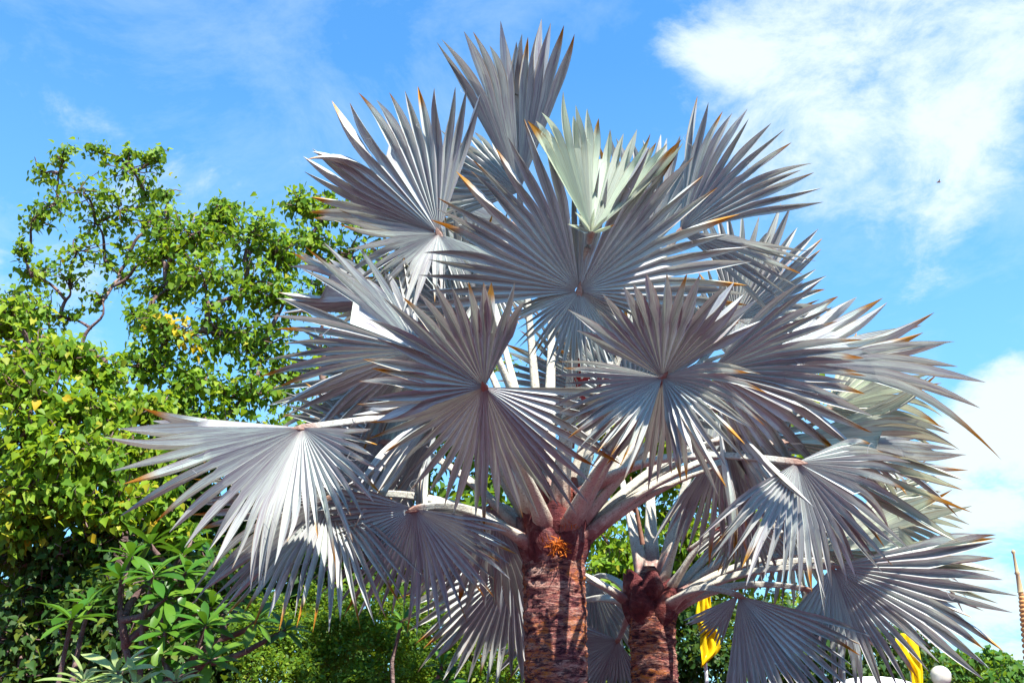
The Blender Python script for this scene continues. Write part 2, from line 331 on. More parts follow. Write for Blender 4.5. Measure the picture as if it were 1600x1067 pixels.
def petiole(mb, B0, tan0, H, D, w0, w1, N, hast=0.07):
    L = np.linalg.norm(H - B0); P1 = B0 + tan0 * L * 0.38; P2 = H - nrm(D) * L * 0.3
    n = 22; ts = np.linspace(0, 1, n); pts = [(1 - t) ** 3 * B0 + 3 * (1 - t) ** 2 * t * P1 + 3 * (1 - t) * t * t * P2 + t ** 3 * H for t in ts]
    pts = np.array(pts); T = np.gradient(pts, axis=0); T /= np.linalg.norm(T, axis=1)[:, None]
    sides = 12; P = np.zeros((n + 1, sides, 3)); uv = np.zeros((n + 1, sides, 2))
    Nv = np.array([0, 0, 1.0]) - T[0] * T[0][2]
    axisout = nrm(tan0 * np.array([1, 1, 0])); Nv = nrm(-axisout + 0.5 * np.array([0, 0, 1.0]))
    for i in range(n + 1):
        k = min(i, n - 1); t = ts[k]; tt = T[k]
        tgt = nrm(Nv * (1 - t) + N * t); up = nrm(tgt - np.dot(tgt, tt) * tt); la = np.cross(tt, up)
        w = w1 + (w0 - w1) * (1 - t) ** 3.4; th = 0.42 * w + 0.012
        c = pts[k] if i < n else H + nrm(D) * hast + N * 0.004
        if i == n: w, th = 0.006, 0.004
        for j in range(sides):
            q = 2 * math.pi * j / sides; x = math.cos(q); y = math.sin(q)
            y = y * 0.75 if y < 0 else y * (0.25 + 0.35 * abs(x))           # channelled upper side
            P[i, j] = c + la * x * w / 2 + up * y * th; uv[i, j] = (t if i < n else 1.0, j / sides)
    mb.grid(P, uv, 0.5, close=True); return L

class Palm:
    def __init__(s, name, px, py, Y, diam, label, seed):
        s.rng = np.random.default_rng(seed); s.top = at(px, py, Y); s.d = diam
        s.root = thing(name, label, 'palm tree', (s.top[0], s.top[1], 0), 'silver fan palms')
        mb = MB(); n, sd = 300, 80; P = np.zeros((n, sd, 3)); uv = np.zeros((n, sd, 2)); z1 = s.top[2] + 0.42
        for i in range(n):
            z = -0.05 + (z1 + 0.05) * i / (n - 1); ring = 0.5 + 0.5 * math.sin(z * 2 * math.pi / 0.085 + 1.5 * mnoise.noise((0, seed, z * 3)))
            for j in range(sd):
                q = 2 * math.pi * j / sd; cx, cy = math.cos(q), math.sin(q)
                r = diam / 2 * (1 + 0.10 * max(0, 1 - z / 0.9) ** 2) + 0.005 * ring + 0.014 * mnoise.fractal((cx * 2.2, cy * 2.2 + seed, z * 6), 0.7, 2.1, 4) + 0.016 * abs(mnoise.noise((cx * 4, cy * 4 + seed, z * 26))) + 0.006 * mnoise.noise((cx * 14, cy * 14, z * 50))
                r *= 1 - .72 * max(0.0, min(1.0, (z - s.top[2] + .02) / .44)) ** 1.3
                P[i, j] = (s.top[0] + r * cx, s.top[1] + r * cy, z); uv[i, j] = (i / n, j / sd)
        mb.grid(P, uv, 0.5, close=True); part('trunk', mb, M_PTRUNK, s.root); s.frs = []
    def boots(s, n, rows, h=0.34, z0=-0.02):
        k = 0
        for rw in range(rows):
            for i in range(n):
                az = 2 * math.pi * (i + 0.5 * (rw % 2) + s.rng.uniform(-.12, .12)) / n; o = np.array([math.cos(az), math.sin(az), 0]); la = np.array([-o[1], o[0], 0]); zb = s.top[2] + z0 + rw * 0.14
                mb = MB(); P = np.zeros((9, 9, 3)); uv = np.zeros((9, 9, 2)); H = h * s.rng.uniform(0.85, 1.15); W = s.d * 0.9 * s.rng.uniform(.9, 1.1)
                for a in range(9):
                    for b in range(9):
                        u, v = a / 8, b / 4 - 1; r = s.d / 2 * (0.96 - 0.05 * rw) + 0.075 * math.sin(min(1, u * 1.25) * math.pi * 0.62) * (1 - 0.55 * v * v) - 0.05 * abs(v) ** 2
                        w = W / 2 * (1 - 0.5 * u ** 2.2); ang = az + v * w / (s.d / 2); rr = np.array([math.cos(ang), math.sin(ang), 0])
                        P[a, b] = np.array([s.top[0], s.top[1], zb]) + rr * r + np.array([0, 0, u * H * (1 - 0.25 * v * v) - 0.05 * (1 - v * v) * (1 - u)]); uv[a, b] = (u, b / 8)
                mb.grid(P, uv, 0.5); part('leaf_base', mb, M_BOOT, s.root)
    def fibre(s, px, py, size, n=140):
        c0 = at(px, py, s.top[1]); d = nrm((EYE - c0) * np.array([1, 1, 0])); off = (px - 866 if s.d > .41 else px - 1018)
        c = c0 + d * (s.d / 2 + 0.05); mb = MB(); r = s.rng
        for i in range(n):
            p = c + r.normal(0, size, 3) * np.array([1, .35, .8]); q = p + nrm(r.normal(0, 1, 3) + d * .8) * r.uniform(.02, .06); la = nrm(np.cross(q - p, r.normal(0, 1, 3))) * r.uniform(.002, .006)
            mb.add([p - la, p + la, q + la * .5, q - la * .3], [(0, 1, 2, 3)])
        part('fibre_tuft', mb, M_FIBRE, s.root)
    def frond(s, hub, lobes, mat=None, w0=0.2, w1=0.05, base=None, young=False, D=None, arch=0.45):
        H = at(*hub); ax = H[:2] - s.top[:2]; az = nrm(np.array([ax[0], ax[1], 0])); hd = np.linalg.norm(ax); el = math.atan2(H[2] - s.top[2] - 0.2, hd)
        steep = max(0.0, min(1.0, (el + 0.3) / 1.7))
        B0 = np.array([s.top[0], s.top[1], s.top[2] + 0.03 + 0.2 * steep]) + az * (s.d / 2 * (0.98 - 0.75 * steep)) + s.rng.normal(0, .012, 3)
        if base is not None: B0 = at(*base)
        tan0 = nrm(az * math.cos(max(el, 0) * .5 + .55) + np.array([0, 0, 1.0]) * math.sin(max(el, 0) * .5 + .55)) if el < 0.9 else nrm(nrm(H - B0) + np.array([0, 0, 0.2]))
        mb = MB()
        for k, lb in enumerate(lobes): fan(mb, H, s.rng, **lb)
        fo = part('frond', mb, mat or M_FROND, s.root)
        D0, N0, S0 = frame(lobes[0]['a'], lobes[0].get('dl', 0), lobes[0].get('psi', 0))
        if D is not None: D0 = frame(*D)[0]
        Dp = nrm(D0 * arch + nrm(H - B0) * (1 - arch) + np.array([0, 0, -0.12 if el < 0.7 else 0]))
        pm = MB(); L = petiole(pm, B0, tan0, H, Dp, w0, w1, N0); sub('petiole', pm, M_PET, fo)
        s.frs.append((hub, round(float(L), 2)))
def L(a, R, t0, t1, **k): d = dict(a=a, R=R, t0=t0, t1=t1); d.update(k); return d

p1 = Palm('fan_palm', 866, 872, 7.0, 0.425, 'large silver fan palm with thick trunk, in front of the smaller silver palm', 5)
p1.boots(6, 3, .3)
F = p1.frond
F((812, 300, 7.05), [L(91, 1.42, -32, 40, dl=10, fL=32, fR=28, droop=0, split=0.57, step=5.5), L(150, .98, -40, 48, dl=22, fL=-15, fR=-10, droop=.02, split=0.57)])
F((685, 365, 6.7), [L(120, 1.3, -50, 56, dl=-4, fL=-25, fR=-10, droop=.02, split=0.55), L(255, .82, -92, 85, dl=-38, droop=.05, split=0.39, taper=.1, step=9)], base=(845, 720, 6.95))
F((655, 548, 6.3), [L(150, 1.2, -48, 8, dl=22, fL=-20, fR=-35, split=0.45), L(195, 1.12, -35, 62, dl=5, fL=-45, fR=-10, split=0.47, droop=.05)])
F((640, 600, 7.3), [L(200, 1.1, -50, 80, dl=5, fL=30)])
F((757, 605, 5.75), [L(272, 1.05, -78, 80, dl=26, e0=-6, droop=.0, split=0.47, taper=.15), L(125, .84, -62, 72, dl=-6, e0=10, split=0.45, wid=1.3, droop=.03, step=8)], D=(90, -60, 0))
F((905, 455, 6.2), [L(84, 1.24, 14, 104, dl=-8, e0=6, droop=.0, split=0.52, taper=.15, step=6), L(84, 1.24, -104, -14, dl=-8, e0=6, droop=.0, split=0.52, taper=.15, step=6), L(84, .9, -14, 14, dl=-4, e0=4, droop=0, split=0.47, step=7, wid=.8), L(268, .6, -88, 88, dl=-8, split=0.47, droop=.05)])
F((924, 365, 5.8), [L(80, 1.02, -40, 42, dl=26, fL=20, fR=20, droop=-.02, split=0.62, step=5), L(90, .2, -85, 85, dl=-20, step=34, split=0.27, wid=.8)], mat=M_YOUNG, D=(80, -88, 0), arch=1.0)
F((1062, 362, 6.8), [L(40, 1.14, -30, 46, dl=-8, fL=-25, fR=10, droop=.0, split=0.52), L(-12, 1.06, -30, 24, dl=-4, psi=32, fL=-10, fR=-20, droop=.04, split=0.42)])
F((1005, 400, 7.7), [L(80, 1.2, -42, 45, dl=14, fL=20, fR=20, droop=0, split=0.57)])
F((762, 432, 8.0), [L(100, .8, -175, 175, dl=32, e0=8, droop=.03, taper=.2)])
F((800, 350, 7.9), [L(182, 1.0, -42, 40, dl=14, psi=-35, fR=-20, droop=.03)])
F((1035, 590, 5.7), [L(262, .9, -58, 42, dl=24, droop=.0, split=0.45, e0=-5), L(78, .76, -48, 75, dl=-10, e0=10, split=0.49, wid=1.25, step=8, droop=.02), L(-8, .6, -68, 36, dl=-35, psi=20, split=0.43, droop=.16, curl=-.25, wid=1.3, step=7.5), L(205, .7, -45, 40, dl=-16, psi=-20, split=0.47)], D=(60, -50, 0))
F((1110, 580, 6.0), [L(-22, 1.36, -42, 30, dl=18, psi=-18, fR=-25, fL=-20, droop=.03, split=0.52), L(15, .95, -25, 35, dl=-14, psi=20, split=0.45, wid=1.25)])
F((1200, 565, 6.7), [L(12, 1.56, -30, 44, dl=6, psi=32, fL=-30, fR=-10, droop=.03, split=0.49)])
F((1225, 690, 6.9), [L(-4, 1.36, -32, 32, dl=0, psi=35, fL=-30, fR=-20, droop=.03, split=0.47)], mat=M_WARM)
F((1245, 722, 6.3), [L(-88, .9, -62, 52, dl=-26, droop=.0, split=0.47), L(-28, .92, -35, 45, dl=14, fL=-40, droop=.04)], D=(0, -20, 0), base=(905, 775, 6.85), arch=.8)
F((472, 668, 6.2), [L(182, 1.22, -12, 165, dl=4, psi=-20, fL=22, fR=-60, droop=.02, taper=.55, split=0.52, e0=0, step=5.6)], D=(180, -6, 0), base=(835, 715, 7.05), arch=.85)
F((515, 778, 6.6), [L(195, 1.02, -38, 135, dl=0, fL=36, droop=.03, split=0.47, taper=.3)], D=(188, -4, 0), arch=.8)
F((648, 795, 6.5), [L(250, .84, -95, 110, dl=8, droop=.03, split=0.47)], mat=M_BLUE, D=(195, -10, 0), arch=.8)
F((770, 790, 7.5), [L(250, 1.15, -70, 75, dl=18, droop=.0, split=0.57)], D=(215, 10, 0))
F((720, 500, 7.3), [L(140, 1.05, -85, 95, dl=12, e0=5)], mat=M_BLUE)
F((600, 690, 7.3), [L(200, .95, -60, 110, dl=4, fL=20)], mat=M_BLUE, D=(190, 0, 0))
F((985, 640, 7.5), [L(60, 1.0, -100, 90, dl=8)], mat=M_BLUE)
F((1150, 500, 7.4), [L(48, 1.15, -70, 60, dl=12, psi=12, fR=-20)])
F((1290, 640, 7.5), [L(5, 1.05, -60, 60, dl=5, psi=25, fL=-20, fR=-20)], mat=M_WARM, D=(0, 5, 0))
F((1120, 640, 6.5), [L(-62, 1.0, -50, 50, dl=10, fL=68, fR=62, droop=.04)], D=(-20, -10, 0))
F((690, 635, 6.7), [L(232, .95, -55, 50, dl=8, fL=64, fR=70, droop=.04)], D=(200, -5, 0))
F((1320, 690, 7.1), [L(-22, .95, -50, 55, dl=4, fL=-62, fR=-55, droop=.05)], D=(-5, 0, 0))
F((600, 470, 7.1), [L(165, .95, -50, 55, dl=8, fL=-55, fR=-60, droop=.04)], D=(170, 0, 0))
F((1130, 690, 7.2), [L(-50, .95, -80, 70, dl=16)], D=(-10, 0, 0))
print('PALM1', p1.frs)
p1.fibre(872, 862, .035); p1.fibre(888, 826, .018, 90)

p2 = Palm('fan_palm', 1018, 962, 8.6, 0.375, 'smaller silver fan palm with slim trunk, beside the hanging yellow flag', 9)
p2.boots(6, 2, .26, -.05)
F = p2.frond
F((1275, 860, 8.3), [L(6, 1.42, -38, 40, dl=0, psi=28, fL=-30, fR=-20, droop=.03)], mat=M_WARM)
F((1300, 885, 7.9), [L(-72, 1.04, -62, 34, dl=-20, fL=0, fR=8, droop=.02, split=.5, step=5), L(-18, 1.38, -22, 34, dl=-6, psi=10, fL=-10, fR=8, droop=.02, split=0.55, step=5.5)], D=(0, -10, 0))
F((1154, 930, 7.8), [L(-52, 1.0, -48, 40, dl=-22, fL=10, droop=.02, split=0.57, step=4.6), L(212, .46, -10, 40, dl=10, droop=0, split=0.62, step=4.5)], mat=M_BLUE, D=(-30, -10, 0))
F((1100, 735, 8.3), [L(55, .9, -80, 80, dl=10)])
F((1168, 800, 8.1), [L(-95, .62, -60, 60, dl=0, droop=.02)], D=(-20, 0, 0))
F((800, 885, 8.6), [L(235, 1.1, -70, 60, dl=0, droop=.02, split=0.57)], D=(200, 0, 0))
F((925, 905, 9.3), [L(265, 1.0, -55, 55, dl=5, droop=0, split=0.57)], D=(250, 0, 0))
F((965, 1000, 9.1), [L(240, .7, -90, 70, dl=0)], mat=M_BLUE, D=(230, 10, 0))
F((1140, 560, 9.0), [L(62, 1.1, -70, 70, dl=5)])
F((1345, 800, 8.8), [L(-5, 1.0, -60, 55, dl=8, psi=15, fL=-20)], mat=M_WARM, D=(0, 0, 0))
F((1260, 920, 8.7), [L(-45, 1.0, -55, 50, dl=6, fL=-50, fR=-60, droop=.04)], D=(-20, 5, 0))
F((1370, 880, 8.8), [L(-18, .95, -50, 50, dl=4, fL=-50, fR=-55, droop=.05)], D=(-10, 0, 0))
F((1225, 800, 8.9), [L(-60, .95, -80, 80, dl=16)], D=(-20, 0, 0))
F((880, 950, 9.3), [L(225, .9, -60, 70, dl=10)], mat=M_BLUE, D=(210, 5, 0))
F((1010, 560, 9.5), [L(95, 1.1, -80, 80, dl=5)])
F((930, 620, 9.2), [L(120, 1.1, -90, 90, dl=8)])
print('PALM2', p2.frs)

def spathe(palm, b, e, n, mat, w=.03, seed=1):
    r = np.random.default_rng(seed); B, E = at(*b), at(*e); mb = MB(); ts = np.linspace(0, 1, 9)
    mb.tube([B + (E - B) * t for t in ts], 0.022 * (1 - .6 * ts), 7); st = part('flower_stalk', mb, M_PET if mat is M_SPATHE else mat, palm.root)
    for i in range(n):
        t = r.uniform(.45, 1); p = B + (E - B) * t; d = nrm(nrm(E - B) + r.normal(0, .5, 3)); l = r.uniform(.1, .2); s_ = nrm(np.cross(d, FC)); b_ = MB(); P = np.zeros((6, 3, 3))
        for k in range(6):
            q = k / 5; ww = w * math.sin(math.pi * (0.15 + .85 * q)) + .001; c = p + d * l * q - np.array([0, 0, .1 * l * q * q])
            P[k] = [c - s_ * ww, c + nrm(np.cross(s_, d)) * ww * .6, c + s_ * ww]
        b_.grid(P); sub('bract', b_, mat, st)
spathe(p1, (893, 700, 6.75), (903, 575, 6.5), 9, M_SPATHE, .018, 3); spathe(p1, (900, 690, 6.75), (935, 600, 6.5), 4, M_SPATHE, .014, 4)
spathe(p2, (1004, 850, 8.3), (985, 745, 8.2), 5, M_DRY, .022, 6); spathe(p2, (1075, 860, 8.2), (1120, 825, 8.1), 3, M_SPATHE, .016, 7)

# ---------------------------------------------------------------- leafy trees
HV = np.array([(0, 0, 0), (0, .36, -.03), (0, .72, -.07), (0, 1.12, -.16), (-.27, -.1, .05), (-.44, .24, .08), (-.24, .66, .02), (.27, -.1, .05), (.44, .24, .08), (.24, .66, .02)], float)
HF4 = np.array([(0, 4, 5, 1), (1, 5, 6, 2), (8, 7, 0, 1), (9, 8, 1, 2)]); HF3 = np.array([(2, 6, 3), (9, 2, 3)])
SV = np.array([(0, 0, 0), (-.3, .45, .06), (0, 1, -.05), (.3, .45, .06), (0, .45, 0)], float); SF4 = np.zeros((0, 4), int); SF3 = np.array([(0, 1, 4), (1, 2, 4), (4, 3, 0), (4, 2, 3)])
def leaf_frames(pos, out, rng, hang, size, spread=.6):
    n = len(pos); d = np.tile(np.array([0, 0, -1.0]), (n, 1)) * hang + out * (1.05 - hang) + rng.normal(0, spread, (n, 3)); d /= np.linalg.norm(d, axis=1)[:, None]
    nn = out * .55 + np.array([0, -.25, .75]) + rng.normal(0, .45, (n, 3)); nn -= d * np.sum(nn * d, 1)[:, None]; nn /= np.linalg.norm(nn, axis=1)[:, None] + 1e-9
    x = np.cross(d, nn); s = size * rng.uniform(.5, 1.25, n); return x, d, nn, s
def leaf_mesh(name, pos, x, d, nn, s, tone, V=HV, F4=HF4, F3=HF3):
    n = len(pos); k = len(V)
    P = pos[:, None, :] + s[:, None, None] * (V[None, :, 0, None] * x[:, None] + V[None, :, 1, None] * d[:, None] + V[None, :, 2, None] * nn[:, None])
    off = (np.arange(n) * k)[:, None, None]
    return mesh_np(name, P.reshape(-1, 3), [(F3[None] + off).reshape(-1, 3), (F4[None] + off).reshape(-1, 4)] if len(F4) else [(F3[None] + off).reshape(-1, 3)], None, np.repeat(tone, k))
LEAFOBJ = {}
def leaf_proto(mat, tone, V=HV, F4=HF4, F3=HF3, key='h'):
    k = (mat.name, round(tone * 7), key)
    if k not in LEAFOBJ:
        me = mesh_np('leaf', V, [F3, F4] if len(F4) else [F3], None, np.full(len(V), round(tone * 7) / 7)); me.materials.append(mat); LEAFOBJ[k] = me
    return LEAFOBJ[k]
def curve_pts(a, b, n, rng, wob, sag=0.0):
    t = np.linspace(0, 1, n)[:, None]; p = a + (b - a) * t; w = rng.normal(0, 1, (3, 3)) * wob * np.linalg.norm(b - a)
    p = p + np.sin(t * math.pi) * w[0] + np.sin(t * 2 * math.pi) * w[1] * .5; p[:, 2] += (np.sin(t * math.pi) * sag * np.linalg.norm(b - a))[:, 0]; return p
def tree(name, label, base, fork, clumps, leaf, per, mat, seed, hang=.75, trunk_r=.12, ntw=12, group=None, singles=300, V=HV, F4=HF4, F3=HF3, tone=(.45, .22), cat='tree', limbs=True, twr=.006, shell=.35, spread=.6, yellow=None):
    """clumps: (px, py, Y, radius px[, density]); base and fork are (px, py, Y); the trunk runs down to the ground"""
    rng = np.random.default_rng(seed); f = at(*fork); g = at(base[0], base[1], base[2]); g = np.array([g[0], g[1], 0.0])
    root = thing(name, label, cat, g, group); mb = MB(); n = 14
    tp = curve_pts(np.array([g[0], g[1], -.05]), f, n, rng, .02); mb.tube(tp, np.linspace(trunk_r * 1.25, trunk_r * .6, n), 10)
    tr = part('trunk', mb, M_BARK, root); lm = MB(); allp, allo, alls = [], [], []
    cs = [(at(c[0], c[1], c[2]), c[3] / FPX * np.dot(at(c[0], c[1], c[2]) - EYE, FC), c[4] if len(c) > 4 else 1.0) for c in clumps]
    done = [f]
    for c, r, dn in sorted(cs, key=lambda q: np.linalg.norm(q[0] - f)):
        src = min(done, key=lambda q: np.linalg.norm(q - c) + 2.2 * max(0.0, q[2] - c[2] + .45 * np.linalg.norm((q - c)[:2]))); ln = np.linalg.norm(c - src)
        if limbs:
            cp = curve_pts(src, c, 9, rng, .07, .06); lm.tube(cp, np.linspace(trunk_r * .38, trunk_r * .14, 9), 6)
            done += [cp[3], cp[6], c]
        k = max(4, int(ntw * dn))
        dirs = rng.normal(0, 1, (k, 3)); dirs /= np.linalg.norm(dirs, axis=1)[:, None]; dirs[:, 2] = dirs[:, 2] * .8 + .15
        for dv in dirs:
            e = c + dv * r * 1.12 * rng.uniform(shell, 1.0) ** .6 * np.array([1, .8, .95]); st = c + (e - c) * rng.uniform(.0, .15) + rng.normal(0, .05, 3) * r
            tw = curve_pts(st, e, 5, rng, .1); 
            if limbs: lm.tube(tw, np.linspace(twr * 2, twr, 5), 4, cap=False)
            m = max(1, int(per * rng.uniform(.6, 1.4))); q = rng.uniform(.3, 1.05, m); p = st + (e - st) * q[:, None] + rng.normal(0, .2 * r, (m, 3))
            allp.append(p); o = np.tile(nrm(dv), (m, 1)); allo.append(o)
    if limbs: part('limbs', lm, M_BARK, root)
    pos = np.vstack(allp); out = np.vstack(allo); x, d, nn, s = leaf_frames(pos, out, rng, hang, leaf, spread)
    tn = np.clip(rng.normal(tone[0], tone[1], len(pos)), 0, .95); 
    if yellow is not None:
        for (yx, yy, yY, yr) in yellow:
            yc = at(yx, yy, yY); m = np.linalg.norm((pos - yc) * np.array([1, .3, 1]), axis=1) < yr; tn[m] = np.where(rng.random(m.sum()) < .7, 1.0, tn[m])
    rel = pos - EYE; zc = rel @ FC; u = 800 + FPX * (rel @ XC) / zc; v = 533.5 - FPX * (rel @ UC) / zc
    inf = (u > 0) & (u < 1600) & (v > 0) & (v < 1067); score = np.where(inf, s / zc * np.clip(np.abs(np.sum(nn * rel, 1)) / zc, .1, 1) / (1 + .25 * np.maximum(0, zc - zc[inf].min() - .6)) if inf.any() else 0, -1)
    single = np.zeros(len(pos), bool)
    if singles: single[np.argsort(-score)[:singles]] = True; single &= inf
    idx = np.where(~single)[0]
    cr = part('crown', leaf_mesh('crown', pos[idx], x[idx], d[idx], nn[idx], s[idx], tn[idx], V, F4, F3), mat, root); cr['kind'] = 'stuff'
    for i in np.where(single)[0]:
        o = bpy.data.objects.new('leaf', leaf_proto(mat, tn[i], V, F4, F3, 's' if len(F4) == 0 else 'h')); C.objects.link(o); o.parent = root
        M = Matrix(((x[i][0], d[i][0], nn[i][0]), (x[i][1], d[i][1], nn[i][1]), (x[i][2], d[i][2], nn[i][2]))).to_4x4() @ Matrix.Diagonal((s[i], s[i], s[i], 1))
        o.matrix_local = Matrix.Translation(Vector(pos[i] - g)) @ M
    return len(pos)
nl = 0
nl += tree('heart_leaf_tree', 'tall airy heart-leaved tree with bare forking branches against the sky', (165, 1100, 13), (163, 560, 13),
     [(160, 470, 13, 30, .4), (130, 300, 12.6, 52), (205, 265, 13, 46), (225, 300, 13.4, 40), (85, 320, 13, 45), (70, 270, 13.2, 30, .7), (185, 330, 13, 48), (120, 390, 12.6, 45, .7), (50, 430, 13, 45), (30, 400, 13, 30, .6), (60, 490, 13, 45), (20, 470, 13.3, 45), (110, 450, 13, 40, .6), (165, 410, 13.3, 36, .5), (240, 245, 13, 24), (100, 250, 13, 30, .8), (150, 350, 13, 40, .8), (160, 240, 13, 26, .7), (230, 350, 13.2, 40, .8), (110, 500, 13.2, 35, .6), (50, 350, 13, 32, .7), (255, 370, 13, 34, .8), (200, 440, 13.3, 30, .5), (260, 300, 13, 22, .6), (200, 245, 13, 16, .4), (262, 345, 13, 34, .8), (235, 410, 13, 34, .7), (120, 545, 13, 34, .6), (205, 390, 13.2, 34, .6)],
     .088, 15, M_BODHI, 11, trunk_r=.08, ntw=10, group='heart-leaved trees')
nl += tree('heart_leaf_tree', 'rounded heart-leaved tree with a few yellow leaves, left of the palm crown', (198, 1100, 12), (200, 640, 12),
     [(235, 500, 12, 40, .5), (300, 370, 12, 55), (340, 350, 12.4, 45), (390, 370, 12, 55), (430, 400, 12.3, 50), (320, 430, 11.8, 60), (390, 450, 12, 60), (445, 470, 12.4, 50), (260, 450, 12.3, 45), (270, 520, 11.6, 60), (340, 520, 12, 65), (410, 540, 12.4, 60), (230, 570, 11.6, 50), (310, 600, 11.8, 60), (380, 620, 12.2, 65), (450, 600, 12.6, 50), (270, 650, 11.8, 50), (340, 680, 12, 60), (430, 690, 12.4, 60), (350, 330, 12.4, 24), (250, 400, 12.4, 30, .7)],
     .088, 20, M_BODHI, 12, trunk_r=.11, ntw=22, group='heart-leaved trees', yellow=[(285, 500, 11.6, .17), (290, 525, 11.5, .12), (275, 487, 11.5, .12), (305, 545, 11.5, .1)])
nl += tree('heart_leaf_tree', 'dense low heart-leaved tree in full sun above the shaded creepers', (60, 1100, 11), (70, 800, 11),
     [(20, 500, 9.6, 55), (40, 560, 9.4, 60), (95, 560, 9.8, 50), (150, 590, 10, 50), (60, 620, 9.2, 65), (130, 650, 9.4, 60), (190, 640, 9.8, 45), (20, 690, 9.2, 65), (90, 710, 9.0, 65), (160, 720, 9.3, 60), (215, 710, 9.8, 45), (40, 770, 9.0, 65), (120, 790, 9.2, 60), (190, 790, 9.4, 55), (240, 790, 9.8, 50), (0, 600, 9.4, 60), (30, 830, 9.2, 50), (230, 640, 10.2, 40), (270, 830, 10, 45)],
     .088, 18, M_BODHI, 13, trunk_r=.1, ntw=24, group='heart-leaved trees', tone=(.58, .25), shell=.3)
nl += tree('heart_leaf_tree', 'pale-trunked tree showing between the upper left fronds of the large palm', (498, 1100, 14.5), (500, 560, 14.5),
     [(470, 320, 14, 35), (510, 330, 14, 40), (560, 330, 14.5, 50), (620, 340, 14.5, 50), (690, 310, 15, 28), (480, 380, 14, 45), (550, 400, 14.5, 50), (620, 420, 14.5, 50), (690, 420, 15, 50), (510, 460, 14.3, 50), (590, 500, 14.5, 55), (660, 520, 14.5, 55), (520, 560, 14.5, 55), (740, 480, 15, 45), (600, 600, 14.5, 60), (680, 640, 14.6, 60), (760, 560, 15, 45), (520, 650, 14.4, 60), (600, 690, 14.2, 60)],
     .105, 13, M_BODHI, 14, trunk_r=.1, ntw=18, group='heart-leaved trees', singles=150)
# shaded foliage lower left and the dense belt behind everything
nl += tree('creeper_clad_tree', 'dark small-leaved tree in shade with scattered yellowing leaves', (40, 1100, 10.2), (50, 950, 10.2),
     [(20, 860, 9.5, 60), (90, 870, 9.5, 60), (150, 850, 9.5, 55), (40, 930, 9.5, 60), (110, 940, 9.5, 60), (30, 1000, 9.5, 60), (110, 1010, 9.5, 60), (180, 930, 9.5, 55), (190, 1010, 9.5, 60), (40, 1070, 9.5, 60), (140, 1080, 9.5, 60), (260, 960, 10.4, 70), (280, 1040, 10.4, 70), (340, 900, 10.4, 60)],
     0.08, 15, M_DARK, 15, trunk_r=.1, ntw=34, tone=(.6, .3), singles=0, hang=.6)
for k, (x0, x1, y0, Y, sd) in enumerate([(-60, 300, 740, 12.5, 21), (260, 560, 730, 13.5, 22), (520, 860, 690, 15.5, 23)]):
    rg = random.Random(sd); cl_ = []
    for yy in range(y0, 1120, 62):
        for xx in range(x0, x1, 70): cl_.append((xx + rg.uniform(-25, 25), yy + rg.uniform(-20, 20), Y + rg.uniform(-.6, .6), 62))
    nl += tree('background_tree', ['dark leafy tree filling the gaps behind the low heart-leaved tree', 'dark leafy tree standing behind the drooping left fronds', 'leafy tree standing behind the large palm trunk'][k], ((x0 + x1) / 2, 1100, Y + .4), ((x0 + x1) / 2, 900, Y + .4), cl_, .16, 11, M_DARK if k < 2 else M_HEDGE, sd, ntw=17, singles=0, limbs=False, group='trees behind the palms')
rg = random.Random(31); cl_ = [(rg.uniform(905, 1235), rg.uniform(590, 960), 17.6 + rg.uniform(-1, 1), 55) for i in range(46)]
nl += tree('background_tree', 'bright green leafy tree glowing between the two palm trunks', (1080, 1100, 18), (1080, 850, 18), cl_, .12, 14, M_BODHI, 31, ntw=24, singles=0, tone=(.65, .2), group='trees behind the palms', trunk_r=.12)
rg = random.Random(32); cl_ = [(x_ + rg.uniform(-12, 12), y_ + rg.uniform(-10, 10), 15.6 + rg.uniform(-.5, .5), 42) for y_ in range(975, 1120, 40) for x_ in range(900, 1460, 45) if y_ > 990 or x_ < 1260]
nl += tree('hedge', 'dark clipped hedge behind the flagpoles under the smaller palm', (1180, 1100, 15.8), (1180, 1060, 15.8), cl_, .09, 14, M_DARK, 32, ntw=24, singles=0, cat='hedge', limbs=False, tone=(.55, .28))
rg = random.Random(33); cl_ = [(x_ + rg.uniform(-14, 14), y_ + rg.uniform(-12, 12), 10.4 - (y_ - 900) / 330 + rg.uniform(-.25, .25), rg.uniform(26, 44)) for y_ in range(930, 1120, 30) for x_ in range(390, 870, 34) if y_ > 925 + abs(x_ - 520) * .12 + (60 if x_ > 700 else 0)]
nl += tree('shrub', 'sunlit small-leaved shrub mounding below the left fronds of the large palm', (600, 1100, 10.4), (600, 1050, 10.4), cl_, .05, 22, M_HEDGE, 33, ntw=18, singles=0, V=SV, F4=SF4, F3=SF3, cat='shrub', limbs=False, hang=.2, tone=(.6, .25), trunk_r=.05)
far = [(1470, 1035, 34, 30, 'rounded far tree beside the globe lamp'), (1530, 1030, 38, 34, 'far green tree between the globe lamp and the orange spire'), (1585, 1050, 36, 30, 'far low tree in front of the orange spire base'), (1420, 1050, 40, 26, 'far tree behind the second yellow flag')]
for k, (x_, y_, Y, r, lab) in enumerate(far):
    rg = random.Random(40 + k); cl_ = [(x_ + rg.gauss(0, r * .7), y_ + abs(rg.gauss(0, 26)) - (14 if rg.random() < .3 else 0), Y + rg.uniform(-1, 1), rg.uniform(10, 20)) for i in range(26)]
    nl += tree('far_tree', lab, (x_, 1100, Y), (x_, 1060, Y), cl_, .22, 9, M_FAR, 40 + k, ntw=9, singles=0, group='far trees', trunk_r=.15, tone=(.6, .25))
print('LEAVES', nl)

